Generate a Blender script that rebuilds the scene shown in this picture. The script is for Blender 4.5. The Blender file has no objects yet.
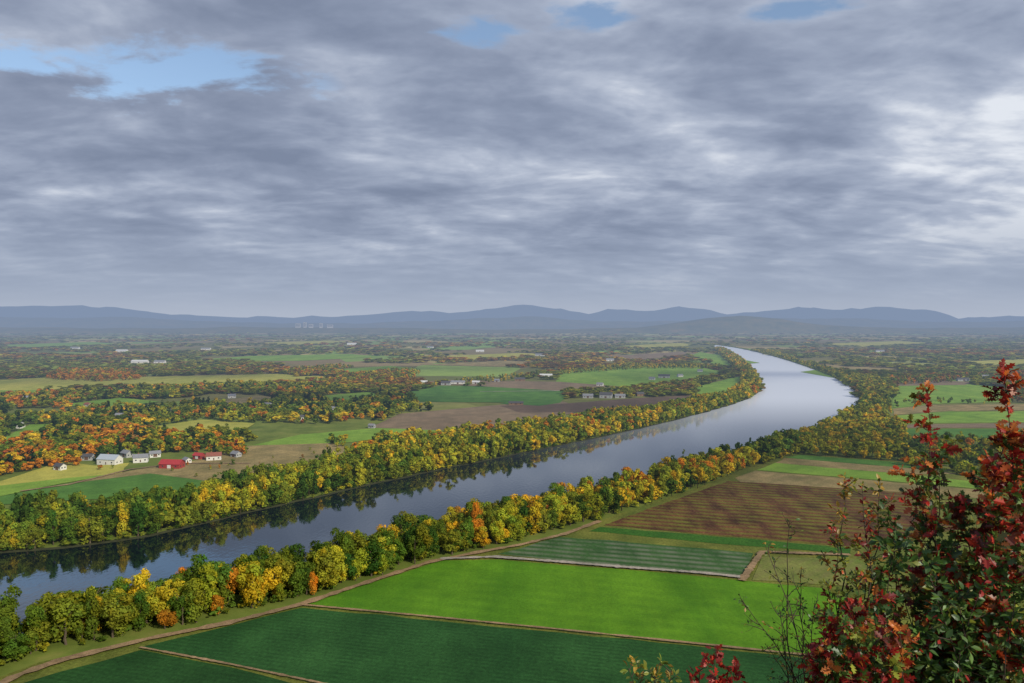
import bpy, math, random
import numpy as np
from mathutils import Vector, Matrix, noise as mnoise
R = np.random.default_rng(7); random.seed(7)
H=150.0; F=740.0; HY=322.0
TH=math.atan((341.5-HY)/F)
S=bpy.context.scene
COL=S.collection
# ------------------------------------------------------------ survey helpers
def G(x,y,z=0.0):
    cx=(x-512)/F; cy=(341.5-y)/F
    d=(cx, math.cos(TH)+cy*math.sin(TH), -math.sin(TH)+cy*math.cos(TH))
    t=(H-z)/-d[2]
    return (d[0]*t,d[1]*t)
def D3(x,y,dep):
    cx=(x-512)/F; cy=(341.5-y)/F
    return Vector((cx*dep,(math.cos(TH)+cy*math.sin(TH))*dep,H+(-math.sin(TH)+cy*math.cos(TH))*dep))
def proj(X,Y):
    dep=Y*math.cos(TH)+H*math.sin(TH); up=Y*math.sin(TH)-H*math.cos(TH)
    dep=np.where(dep<1,1,dep)
    return 512+F*X/dep, 341.5-F*up/dep
def Garr(px,py):
    cx=(px-512)/F; cy=(341.5-py)/F
    dz=-math.sin(TH)+cy*math.cos(TH); t=H/-dz
    return cx*t,(math.cos(TH)+cy*math.sin(TH))*t
def inpoly(px,py,poly):
    r=np.zeros(px.shape,bool); n=len(poly)
    for i in range(n):
        x1,y1=poly[i]; x2,y2=poly[(i+1)%n]
        if y1==y2: continue
        c=((y1>py)!=(y2>py))&(px<(x2-x1)*(py-y1)/(y2-y1)+x1)
        r^=c
    return r
# ------------------------------------------------------------ node helpers
def newmat(name):
    m=bpy.data.materials.new(name); m.use_nodes=True
    m.node_tree.nodes.clear(); m.cycles.emission_sampling='NONE'
    return m
def N(nt,t,**k):
    n=nt.nodes.new(t)
    for a,b in k.items():
        if a.startswith('i_'):
            key=a[2:]; key=int(key) if key.isdigit() else key.replace('_',' ')
            n.inputs[key].default_value=b
        else: setattr(n,a,b)
    return n
def Lk(nt,a,b): nt.links.new(a,b)
# haze painted into materials: bluish emission mixed in by distance from the origin
hz=bpy.data.node_groups.new('painted_haze','ShaderNodeTree')
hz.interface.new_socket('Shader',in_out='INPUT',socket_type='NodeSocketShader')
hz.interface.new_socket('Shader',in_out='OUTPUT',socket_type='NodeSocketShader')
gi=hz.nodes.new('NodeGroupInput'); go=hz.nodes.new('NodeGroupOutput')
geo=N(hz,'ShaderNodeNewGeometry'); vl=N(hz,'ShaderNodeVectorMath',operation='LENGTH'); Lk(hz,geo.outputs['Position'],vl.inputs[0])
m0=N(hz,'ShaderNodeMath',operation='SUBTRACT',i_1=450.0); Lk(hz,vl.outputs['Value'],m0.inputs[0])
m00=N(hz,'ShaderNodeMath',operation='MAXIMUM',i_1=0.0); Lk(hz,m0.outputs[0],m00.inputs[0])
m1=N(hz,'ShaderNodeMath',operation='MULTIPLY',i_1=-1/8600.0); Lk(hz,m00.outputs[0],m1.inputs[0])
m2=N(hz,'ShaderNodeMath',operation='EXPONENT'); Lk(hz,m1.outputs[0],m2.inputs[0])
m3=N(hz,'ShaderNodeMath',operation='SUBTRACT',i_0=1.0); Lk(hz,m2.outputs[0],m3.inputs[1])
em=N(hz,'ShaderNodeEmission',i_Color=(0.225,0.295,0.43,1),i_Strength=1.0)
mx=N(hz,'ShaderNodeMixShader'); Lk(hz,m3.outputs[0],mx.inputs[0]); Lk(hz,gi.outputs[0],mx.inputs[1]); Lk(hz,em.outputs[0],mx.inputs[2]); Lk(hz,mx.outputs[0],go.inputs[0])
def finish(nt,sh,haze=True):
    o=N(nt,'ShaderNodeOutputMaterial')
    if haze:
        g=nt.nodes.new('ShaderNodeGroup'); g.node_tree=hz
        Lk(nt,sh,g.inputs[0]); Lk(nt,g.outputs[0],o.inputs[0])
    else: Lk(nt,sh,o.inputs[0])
def wpos(nt,scale=(1,1,1),rot=0.0):
    g=N(nt,'ShaderNodeNewGeometry'); m=N(nt,'ShaderNodeMapping'); Lk(nt,g.outputs['Position'],m.inputs[0])
    m.inputs['Scale'].default_value=scale; m.inputs['Rotation'].default_value=(0,0,rot)
    return m.outputs[0]
def noisetex(nt,vec,sc,det=5,rough=0.6):
    n=N(nt,'ShaderNodeTexNoise'); n.inputs['Scale'].default_value=sc; n.inputs['Detail'].default_value=det; n.inputs['Roughness'].default_value=rough
    if vec is not None: Lk(nt,vec,n.inputs['Vector'])
    return n.outputs['Fac']
def ramp(nt,fac,stops):
    r=N(nt,'ShaderNodeValToRGB'); e=r.color_ramp.elements
    while len(e)<len(stops): e.new(0.5)
    for el,(p,c) in zip(e,stops): el.position=p; el.color=(*c,1) if len(c)==3 else c
    Lk(nt,fac,r.inputs[0]); return r.outputs[0]
def mixc(nt,fac,a,b,mode='MIX'):
    m=N(nt,'ShaderNodeMix',data_type='RGBA',blend_type=mode)
    for s,v in ((m.inputs[0],fac),(m.inputs[6],a),(m.inputs[7],b)):
        if isinstance(v,(int,float)): s.default_value=v
        elif isinstance(v,tuple): s.default_value=(*v,1)
        else: Lk(nt,v,s)
    return m.outputs[2]
def bsdf(nt,col,rough=0.9,spec=0.2,bump=None,bd=0.3):
    b=N(nt,'ShaderNodeBsdfPrincipled'); b.inputs['Roughness'].default_value=rough; b.inputs['Specular IOR Level'].default_value=spec
    if isinstance(col,tuple): b.inputs['Base Color'].default_value=(*col,1)
    else: Lk(nt,col,b.inputs['Base Color'])
    if bump is not None:
        bp=N(nt,'ShaderNodeBump'); bp.inputs['Strength'].default_value=bd; bp.inputs['Distance'].default_value=0.5; Lk(nt,bump,bp.inputs['Height']); Lk(nt,bp.outputs[0],b.inputs['Normal'])
    return b.outputs[0]
def simplemat(name,col,rough=0.8,var=0.25,sc=0.6,haze=True,spec=0.25):
    m=newmat(name); nt=m.node_tree
    f=noisetex(nt,wpos(nt),sc,6,0.65)
    c=ramp(nt,f,[(0.3,tuple(x*(1-var) for x in col)),(0.7,tuple(min(1,x*(1+var)) for x in col))])
    finish(nt,bsdf(nt,c,rough,spec),haze); return m
# ------------------------------------------------------------ object helpers
def mkobj(name,verts,faces,mat=None,parent=None,smooth=False):
    me=bpy.data.meshes.new(name); me.from_pydata([tuple(v) for v in verts],[],faces); me.update()
    if smooth:
        me.polygons.foreach_set('use_smooth',[True]*len(me.polygons))
    if mat: me.materials.append(mat)
    o=bpy.data.objects.new(name,me); COL.objects.link(o)
    if parent: o.parent=parent
    return o
def npmesh(name,V,quads,col=None):
    me=bpy.data.meshes.new(name); nv=len(V); nq=len(quads)
    me.vertices.add(nv); me.vertices.foreach_set('co',V.astype(np.float32).ravel())
    me.loops.add(nq*4); me.loops.foreach_set('vertex_index',quads.astype(np.int32).ravel())
    me.polygons.add(nq); me.polygons.foreach_set('loop_start',np.arange(0,nq*4,4,dtype=np.int32))
    try: me.polygons.foreach_set('loop_total',np.full(nq,4,dtype=np.int32))
    except Exception: pass
    if col is not None:
        a=me.color_attributes.new('tint','FLOAT_COLOR','POINT')
        c=np.ones((nv,4),np.float32); c[:,:3]=col; a.data.foreach_set('color',c.ravel())
    me.update(calc_edges=True); me.validate()
    return me
def structure(o,label,cat): o['kind']='structure'; o['label']=label; o['category']=cat; return o
# ------------------------------------------------------------ camera / light
cam=bpy.data.cameras.new('camera'); co=bpy.data.objects.new('camera',cam); COL.objects.link(co)
cam.sensor_width=36; cam.lens=F*36/1024; cam.clip_end=150000; cam.clip_start=0.1
co.location=(0,0,H); co.rotation_euler=(math.pi/2-TH,0,0); S.camera=co
SUN_EL=math.radians(33); SUN_AZ=math.radians(135)   # clockwise from +Y : behind to the right
sd=Vector((math.sin(SUN_AZ)*math.cos(SUN_EL),math.cos(SUN_AZ)*math.cos(SUN_EL),math.sin(SUN_EL)))
sl=bpy.data.lights.new('sun','SUN'); sl.energy=4.5; sl.angle=math.radians(3); sl.color=(1,0.90,0.70)
so=bpy.data.objects.new('sun',sl); COL.objects.link(so); so.rotation_euler=sd.to_track_quat('Z','Y').to_euler(); so.location=(0,-50,400)
S.view_settings.view_transform='Standard'; S.view_settings.look='None'; S.view_settings.exposure=0
# ------------------------------------------------------------ world
w=bpy.data.worlds.new('World'); S.world=w; w.use_nodes=True; nt=w.node_tree; nt.nodes.clear()
sky=N(nt,'ShaderNodeTexSky',sky_type='NISHITA',sun_disc=False); sky.sun_elevation=SUN_EL; sky.sun_rotation=SUN_AZ
bg1=N(nt,'ShaderNodeBackground',i_Strength=0.15); Lk(nt,sky.outputs[0],bg1.inputs[0])
tc=N(nt,'ShaderNodeTexCoord'); nrm=N(nt,'ShaderNodeVectorMath',operation='NORMALIZE'); Lk(nt,tc.outputs['Generated'],nrm.inputs[0])
sep=N(nt,'ShaderNodeSeparateXYZ'); Lk(nt,nrm.outputs[0],sep.inputs[0])
zc=N(nt,'ShaderNodeMath',operation='MAXIMUM',i_1=0.0); Lk(nt,sep.outputs[2],zc.inputs[0])
za=N(nt,'ShaderNodeMath',operation='ADD',i_1=0.18); Lk(nt,zc.outputs[0],za.inputs[0])
def M(op,a,b=None,c=None,clamp=False):
    n=N(nt,'ShaderNodeMath',operation=op); n.use_clamp=clamp
    for i,v in enumerate((a,b,c)):
        if v is None: continue
        if isinstance(v,(int,float)): n.inputs[i].default_value=v
        else: Lk(nt,v,n.inputs[i])
    return n.outputs[0]
ux=M('DIVIDE',sep.outputs[0],za.outputs[0]); uy=M('DIVIDE',sep.outputs[1],za.outputs[0])
cb=N(nt,'ShaderNodeCombineXYZ'); Lk(nt,ux,cb.inputs[0]); Lk(nt,uy,cb.inputs[1]); cb.inputs[2].default_value=4.1
mp=N(nt,'ShaderNodeMapping'); Lk(nt,cb.outputs[0],mp.inputs[0]); mp.inputs['Scale'].default_value=(0.85,1.15,1); mp.inputs['Rotation'].default_value=(0,0,math.radians(-12))
def wn(sc,det,ro,dis,off=(0,0,0)):
    a=N(nt,'ShaderNodeVectorMath',operation='ADD'); Lk(nt,mp.outputs[0],a.inputs[0]); a.inputs[1].default_value=off
    n=N(nt,'ShaderNodeTexNoise'); n.inputs['Scale'].default_value=sc; n.inputs['Detail'].default_value=det; n.inputs['Roughness'].default_value=ro; n.inputs['Distortion'].default_value=dis; Lk(nt,a.outputs[0],n.inputs[0]); return n.outputs['Fac']
n1=wn(1.15,2,0.45,0.5); n2=wn(2.9,10,0.56,0.25); n3=wn(3.0,4,0.5,0.25); n2b=wn(3.0,4,0.5,0.25,(0.03,-0.06,0)); n5=wn(10.0,7,0.62,0.1)
v=M('ADD',M('MULTIPLY',n1,0.52),M('MULTIPLY',n2,0.48))
v=M('ADD',v,M('MULTIPLY',M('SUBTRACT',n3,n2b),0.42))
v=M('ADD',v,M('MULTIPLY',M('SUBTRACT',n5,0.5),0.11))
def dirpx(x,y):
    d=D3(x,y,1.0)-Vector((0,0,H)); return d.normalized()
for (x,y,rad,amp) in [(1005,145,7,0.09),(890,200,8,0.05),(640,12,6,0.05),(850,5,7,0.07),(720,175,6,0.03),(890,70,9,-0.05),(240,150,14,-0.03),(60,180,10,-0.01),(480,150,9,0.015),(800,110,7,-0.03),(20,30,6,0.05),(150,68,6,0.08),(400,20,7,0.03),(985,225,6,0.04)]:
    d=dirpx(x,y)
    dt=N(nt,'ShaderNodeVectorMath',operation='DOT_PRODUCT'); Lk(nt,nrm.outputs[0],dt.inputs[0]); dt.inputs[1].default_value=d
    mr=N(nt,'ShaderNodeMapRange',interpolation_type='SMOOTHSTEP'); Lk(nt,dt.outputs['Value'],mr.inputs[0])
    mr.inputs[1].default_value=math.cos(math.radians(rad*1.3)); mr.inputs[2].default_value=1.0; mr.inputs[3].default_value=0; mr.inputs[4].default_value=amp
    v=M('ADD',v,mr.outputs[0])
bl=0.0
for (x,y,rx,ry) in [(125,68,0.11,0.026),(210,76,0.05,0.016),(600,20,0.05,0.012),(480,34,0.04,0.010),(790,10,0.04,0.010),(15,62,0.05,0.014)]:
    d=dirpx(x,y)
    sb=N(nt,'ShaderNodeVectorMath',operation='SUBTRACT'); Lk(nt,nrm.outputs[0],sb.inputs[0]); sb.inputs[1].default_value=d
    mu=N(nt,'ShaderNodeVectorMath',operation='MULTIPLY'); Lk(nt,sb.outputs[0],mu.inputs[0]); mu.inputs[1].default_value=(1/rx,1/(rx*2),1/ry)
    ln=N(nt,'ShaderNodeVectorMath',operation='LENGTH'); Lk(nt,mu.outputs[0],ln.inputs[0])
    q=M('SUBTRACT',1.0,M('MULTIPLY',ln.outputs['Value'],0.45),clamp=True); bl=M('MAXIMUM',q,bl)
v=M('ADD',v,M('MULTIPLY',bl,0.05))
cc=ramp(nt,v,[(0.35,(0.205,0.25,0.355)),(0.45,(0.265,0.315,0.43)),(0.53,(0.345,0.40,0.52)),(0.61,(0.47,0.525,0.64)),(0.71,(0.76,0.80,0.87))])
hazef=N(nt,'ShaderNodeMapRange',interpolation_type='SMOOTHSTEP'); Lk(nt,sep.outputs[2],hazef.inputs[0])
hazef.inputs[1].default_value=0.0; hazef.inputs[2].default_value=0.17; hazef.inputs[3].default_value=1; hazef.inputs[4].default_value=0
hcol=ramp(nt,M('MULTIPLY',sep.outputs[2],6,clamp=True),[(0,(0.44,0.49,0.59)),(0.25,(0.35,0.41,0.525)),(0.8,(0.29,0.35,0.47))])
cc2=mixc(nt,hazef.outputs[0],cc,hcol)
bg2=N(nt,'ShaderNodeBackground',i_Strength=1.0); Lk(nt,cc2,bg2.inputs[0])
bv=M('ADD',bl,M('ADD',M('MULTIPLY',M('SUBTRACT',n2,0.5),3.4),M('MULTIPLY',M('SUBTRACT',n5,0.5),1.2)))
cov=N(nt,'ShaderNodeMapRange',interpolation_type='SMOOTHSTEP'); Lk(nt,bv,cov.inputs[0]); cov.inputs[1].default_value=0.42; cov.inputs[2].default_value=0.95; cov.inputs[3].default_value=1; cov.inputs[4].default_value=0.05
inb=N(nt,'ShaderNodeMapRange'); Lk(nt,bl,inb.inputs[0]); inb.inputs[1].default_value=0.02; inb.inputs[2].default_value=0.3; inb.inputs[3].default_value=1; inb.inputs[4].default_value=0
covh=M('MAXIMUM',M('MAXIMUM',cov.outputs[0],inb.outputs[0]),hazef.outputs[0])
ms=N(nt,'ShaderNodeMixShader'); Lk(nt,covh,ms.inputs[0]); Lk(nt,bg1.outputs[0],ms.inputs[1]); Lk(nt,bg2.outputs[0],ms.inputs[2])
wo=N(nt,'ShaderNodeOutputWorld'); Lk(nt,ms.outputs[0],wo.inputs[0])
# ------------------------------------------------------------ ragged sheets added overhead, out of view, to cast shade patches on the valley
cm=newmat('shade_sheet_mat'); t=cm.node_tree
d_=N(t,'ShaderNodeBsdfDiffuse',i_Color=(0.8,0.82,0.85,1)); tp=N(t,'ShaderNodeBsdfTransparent')
fx_=ramp(t,noisetex(t,wpos(t),0.006,5,0.6),[(0.38,(0.15,)*3),(0.6,(0.72,)*3)])
mx=N(t,'ShaderNodeMixShader'); Lk(t,fx_,mx.inputs[0]); Lk(t,tp.outputs[0],mx.inputs[1]); Lk(t,d_.outputs[0],mx.inputs[2])
finish(t,mx.outputs[0],False)
CZ=1300.0
def shade_sheet(gx,gy,rx,ry,rot):
    k=CZ/sd.z; cx,cy=gx+sd.x*k,gy+sd.y*k
    V=[(0,0,0)];Fc=[];n=40
    for j,rr in enumerate((0.5,0.85,1.0)):
        for i in range(n):
            a=2*math.pi*i/n; q=rr*(1+0.28*math.sin(3*a+gx)+0.16*math.sin(7*a+gy))
            V.append((q*rx*math.cos(a),q*ry*math.sin(a),(8,-4,-20)[j]*1.0))
    for i in range(n): Fc.append((0,1+i,1+(i+1)%n))
    for j in range(2):
        for i in range(n):
            a=1+j*n+i; b=1+j*n+(i+1)%n; Fc.append((a,a+n,b+n,b))
    o=mkobj('shade_sheet',V,Fc,cm,None,True); o.location=(cx,cy,CZ+80); o.rotation_euler=(0,0,rot); structure(o,'thin ragged sheet added out of view to shade the valley','shade_sheet')
shade_sheet(420,780,240,90,0.7)
shade_sheet(-330,1350,340,130,0.2)
shade_sheet(260,1250,160,90,0.4)
shade_sheet(-1150,1900,520,160,0.1)
shade_sheet(700,2000,500,170,0.3)
shade_sheet(-120,2350,500,120,0.1)
# ------------------------------------------------------------ ground
m=newmat('valley_floor'); t=m.node_tree
p=wpos(t); ps=wpos(t,(1,0.45,1),0.5)
vo=N(t,'ShaderNodeTexVoronoi',i_Scale=0.0035); Lk(t,ps,vo.inputs['Vector'])
hs=N(t,'ShaderNodeSeparateColor'); Lk(t,vo.outputs['Color'],hs.inputs[0])
patch=ramp(t,hs.outputs[0],[(0.0,(0.11,0.13,0.035)),(0.3,(0.14,0.14,0.045)),(0.45,(0.20,0.15,0.08)),(0.6,(0.36,0.31,0.13)),(0.72,(0.18,0.30,0.06)),(0.85,(0.14,0.13,0.045)),(1.0,(0.22,0.17,0.08))])
near=ramp(t,noisetex(t,p,0.03,8,0.7),[(0.3,(0.07,0.11,0.02)),(0.55,(0.13,0.17,0.035)),(0.75,(0.20,0.19,0.06))])
fine=ramp(t,noisetex(t,p,0.02,9,0.75),[(0.3,(0.75,0.75,0.75)),(0.7,(1.25,1.2,1.12))])
g=N(t,'ShaderNodeNewGeometry'); le=N(t,'ShaderNodeVectorMath',operation='LENGTH'); Lk(t,g.outputs['Position'],le.inputs[0])
mr=N(t,'ShaderNodeMapRange'); Lk(t,le.outputs['Value'],mr.inputs[0]); mr.inputs[1].default_value=1100; mr.inputs[2].default_value=1900
base=mixc(t,mr.outputs[0],near,patch); base=mixc(t,1.0,base,fine,'MULTIPLY')
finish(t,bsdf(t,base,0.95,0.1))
gv=[];gf=[]
xs=[-80000,-20000,-5000,-1500,-500,0,500,1500,5000,20000,80000]; ys=[-3000,-500,0,500,1500,4000,10000,30000,90000]
for yy in ys:
    for xx in xs: gv.append((xx,yy,0))
for j in range(len(ys)-1):
    for i in range(len(xs)-1):
        a=j*len(xs)+i; gf.append((a,a+1,a+1+len(xs),a+len(xs)))
structure(mkobj('ground',gv,gf,m),'flat valley floor with patchwork of farmland and woods','ground')
# ------------------------------------------------------------ river
far_sh=[(-400,600),(-150,572),(0,553),(70,548),(130,541),(190,527),(250,513),(340,492),(440,470),(540,450),(640,429),(700,414),(735,404),(755,396),(761,388),(757,377),(748,367),(736,357),(724,350),(712,346.5)]
near_sh=[(-420,745),(-150,679),(0,640),(100,615),(200,593),(300,570),(400,545),(500,520),(600,496),(680,475),(740,458),(790,441),(830,424),(852,411),(861,400),(856,390),(838,379),(808,367),(780,358),(755,351.5),(735,347.5),(716,345)]
def smooth_poly(pts,it=2):
    P=[G(*q) for q in pts]
    for _ in range(it):
        Q=[P[0]]
        for a,b in zip(P[:-1],P[1:]):
            Q.append((a[0]*.75+b[0]*.25,a[1]*.75+b[1]*.25)); Q.append((a[0]*.25+b[0]*.75,a[1]*.25+b[1]*.75))
        Q.append(P[-1]); P=Q
    return P
fs=smooth_poly(far_sh); ns=smooth_poly(near_sh)
def resamp(P,n):
    P=np.array(P); s=np.r_[0,np.cumsum(np.hypot(*np.diff(P,axis=0).T))]; q=np.linspace(0,s[-1],n)
    return np.c_[np.interp(q,s,P[:,0]),np.interp(q,s,P[:,1])]
fs2=resamp(fs,260); ns2=resamp(ns,260)
def jag(P,a):
    Q=P.copy(); Q[:,0]+=a*np.sin(P[:,1]*0.11+P[:,0]*0.07)+R.normal(0,a*.35,len(P)); Q[:,1]+=a*np.sin(P[:,0]*0.09+1); return Q
fs2=jag(fs2,1.2); ns2=jag(ns2,1.2)
def M2(t,op,a,b):
    n=N(t,'ShaderNodeMath',operation=op)
    for i,v in enumerate((a,b)):
        if isinstance(v,(int,float)): n.inputs[i].default_value=v
        else: Lk(t,v,n.inputs[i])
    return n.outputs[0]
m=newmat('river_water'); t=m.node_tree
bm=N(t,'ShaderNodeBump',i_Strength=0.13,i_Distance=0.35); Lk(t,noisetex(t,wpos(t,(1,0.5,1),0.6),0.4,3,0.5),bm.inputs['Height'])
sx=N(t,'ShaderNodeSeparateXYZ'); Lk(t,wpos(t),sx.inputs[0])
ruffle_sheen=N(t,'ShaderNodeMapRange',interpolation_type='SMOOTHSTEP'); Lk(t,sx.outputs[1],ruffle_sheen.inputs[0]); ruffle_sheen.inputs[1].default_value=750; ruffle_sheen.inputs[2].default_value=1500; ruffle_sheen.inputs[3].default_value=0; ruffle_sheen.inputs[4].default_value=1
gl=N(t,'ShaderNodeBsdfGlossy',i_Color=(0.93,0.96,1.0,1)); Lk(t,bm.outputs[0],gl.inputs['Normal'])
Lk(t,M2(t,'ADD',M2(t,'MULTIPLY',ruffle_sheen.outputs[0],0.16),0.02),gl.inputs['Roughness'])
dcol=mixc(t,ruffle_sheen.outputs[0],(0.003,0.008,0.011),(0.62,0.66,0.76))  # whitish diffuse painted in on the far bend, stands in for bright sky reflection
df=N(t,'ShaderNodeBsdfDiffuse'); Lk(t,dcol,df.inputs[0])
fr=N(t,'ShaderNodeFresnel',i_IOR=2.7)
fac=M2(t,'MULTIPLY',fr.outputs[0],M2(t,'SUBTRACT',1.0,M2(t,'MULTIPLY',ruffle_sheen.outputs[0],0.5)))
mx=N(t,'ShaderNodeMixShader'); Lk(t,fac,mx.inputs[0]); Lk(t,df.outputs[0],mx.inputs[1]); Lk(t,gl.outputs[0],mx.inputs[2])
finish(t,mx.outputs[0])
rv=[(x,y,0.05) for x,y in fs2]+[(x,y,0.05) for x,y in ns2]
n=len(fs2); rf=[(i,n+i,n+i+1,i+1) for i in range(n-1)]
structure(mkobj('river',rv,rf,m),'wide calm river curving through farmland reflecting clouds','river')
mud=simplemat('bank_mud',(0.035,0.04,0.018),0.9,0.4,0.15)
for P,sg,nm in ((fs2,1,'riverbank'),(ns2,-1,'riverbank')):
    tn=np.gradient(P,axis=0); tn/=np.linalg.norm(tn,axis=1)[:,None]; nr=np.c_[-tn[:,1],tn[:,0]]*sg
    A=P-nr*0.4; B=P+nr*3
    vv=[(x,y,0.075) for x,y in A]+[(x,y,0.7) for x,y in B]
    structure(mkobj(nm,vv,[(i,n+i,n+i+1,i+1) for i in range(n-1)],mud),'muddy river bank below the trees','riverbank')
river_px=[tuple(q) for q in np.c_[proj(fs2[:,0],fs2[:,1])]]+[tuple(q) for q in np.c_[proj(ns2[:,0],ns2[:,1])][::-1]]
# ------------------------------------------------------------ fields
def fieldmat(name,c1,c2,rot=0.0,rows=0.0,rowc=None,period=4.0,sc=0.02,stretch=0.25,fine=0.35,mott=0.12,dist_=0.8):
    m=newmat(name); t=m.node_tree
    pr=wpos(t,(1,stretch,1),rot); f=noisetex(t,pr,sc,6,0.6)
    c=ramp(t,f,[(0.33,c1),(0.66,c2)])
    fn=noisetex(t,wpos(t),0.55,5,0.75)
    c=mixc(t,1.0,c,ramp(t,fn,[(0.3,(1-fine,)*3),(0.7,(1+fine,)*3)]),'MULTIPLY')
    f3=noisetex(t,wpos(t),0.035,4,0.6)
    c=mixc(t,1.0,c,ramp(t,f3,[(0.3,(1-mott,)*3),(0.7,(1+mott*1.5,1+mott,1+mott))]),'MULTIPLY')  # broad crop mottling, also painted in for uneven sun patches
    if rows>0:
        wv=N(t,'ShaderNodeTexWave',i_Scale=0.314/period,i_Distortion=dist_,i_Detail=3.0); Lk(t,wpos(t,(1,1,1),rot),wv.inputs['Vector'])
        brk=ramp(t,noisetex(t,wpos(t,(1,.3,1),rot),0.06,5,0.7),[(0.38,(.1,)*3),(0.6,(1,)*3)])
        fac=M2(t,'MULTIPLY',M2(t,'MULTIPLY',wv.outputs['Fac'],rows),brk)
        c=mixc(t,fac,c,rowc or tuple(x*0.4 for x in c1))
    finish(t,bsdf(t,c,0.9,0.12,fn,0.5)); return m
def ang(p,q):
    a=G(*p); b=G(*q); return math.atan2(b[1]-a[1],b[0]-a[0])
def rot_for(p,q): return -(ang(p,q)+math.pi/2)
rA=rot_for((310,606),(800,657))
rB=rot_for((600,530),(820,548))
rC=rot_for((380,425),(600,400))
FM={
'bright':fieldmat('bright_grass',(0.046,0.148,0.008),(0.095,0.225,0.012),rA,0.35,(0.04,0.125,0.008),11,0.02,0.12,0.2,0.2),
'dark':fieldmat('dark_crop',(0.012,0.056,0.014),(0.024,0.088,0.022),rA,0.45,(0.007,0.034,0.009),3.4,0.015,0.1,0.4,0.25),
'dark2':fieldmat('deep_crop',(0.010,0.046,0.012),(0.019,0.072,0.017),rA,0.4,(0.006,0.028,0.007),3.0,0.02,0.15,0.4,0.25),
'rows':fieldmat('row_crop',(0.022,0.070,0.018),(0.036,0.098,0.026),rot_for((500,556),(738,576)),0.85,(0.14,0.16,0.11),8.5,0.03,0.2,0.4,0.25),
'brown':fieldmat('harvested_crop',(0.050,0.023,0.014),(0.105,0.052,0.022),rB,0.9,(0.13,0.135,0.02),10,0.06,0.3,0.7,0.5,2.5),
'hedge':fieldmat('tall_crop',(0.022,0.085,0.010),(0.04,0.12,0.014),rB,0,None,4,0.05,1,0.5),
'tan':fieldmat('stubble',(0.17,0.145,0.06),(0.27,0.22,0.10),rC,0.35,(0.12,0.13,0.04),12,0.02,0.3,0.35,0.3),
'mauve':fieldmat('tilled_soil',(0.15,0.115,0.075),(0.20,0.155,0.10),rC,0.3,(0.12,0.10,0.055),14,0.015,0.2,0.25,0.2),
'soil':fieldmat('dark_soil',(0.09,0.065,0.045),(0.13,0.09,0.065),rC,0.3,(0.07,0.06,0.035),14,0.015,0.2,0.2),
'green':fieldmat('meadow',(0.115,0.23,0.025),(0.18,0.30,0.04),rC,0.25,(0.09,0.17,0.028),16,0.015,0.3,0.3,.22),
'dgreen':fieldmat('winter_rye',(0.045,0.13,0.020),(0.08,0.185,0.03),rC,0.25,(0.04,0.10,0.02),12,0.015,0.3,0.3,.22),
'pale':fieldmat('pale_grass',(0.24,0.27,0.045),(0.36,0.35,0.07),rC,0.15,(0.22,0.22,0.06),16,0.012,0.3,0.25,.18),
'dull':fieldmat('weedy_plot',(0.09,0.14,0.025),(0.16,0.18,0.05),rC,0.4,(0.16,0.13,0.06),7,0.03,0.3,0.35,.25),
'grass':fieldmat('rough_grass',(0.070,0.105,0.018),(0.135,0.15,0.03),rA,0,None,4,0.03,0.5,0.45,.3),
'dirt':fieldmat('dirt',(0.18,0.13,0.075),(0.26,0.19,0.11),rA,0,None,4,0.05,1,0.4,.25),
'grey':fieldmat('gravel',(0.22,0.21,0.18),(0.32,0.30,0.26),rA,0,None,4,0.05,1,0.35,.25),
}
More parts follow.
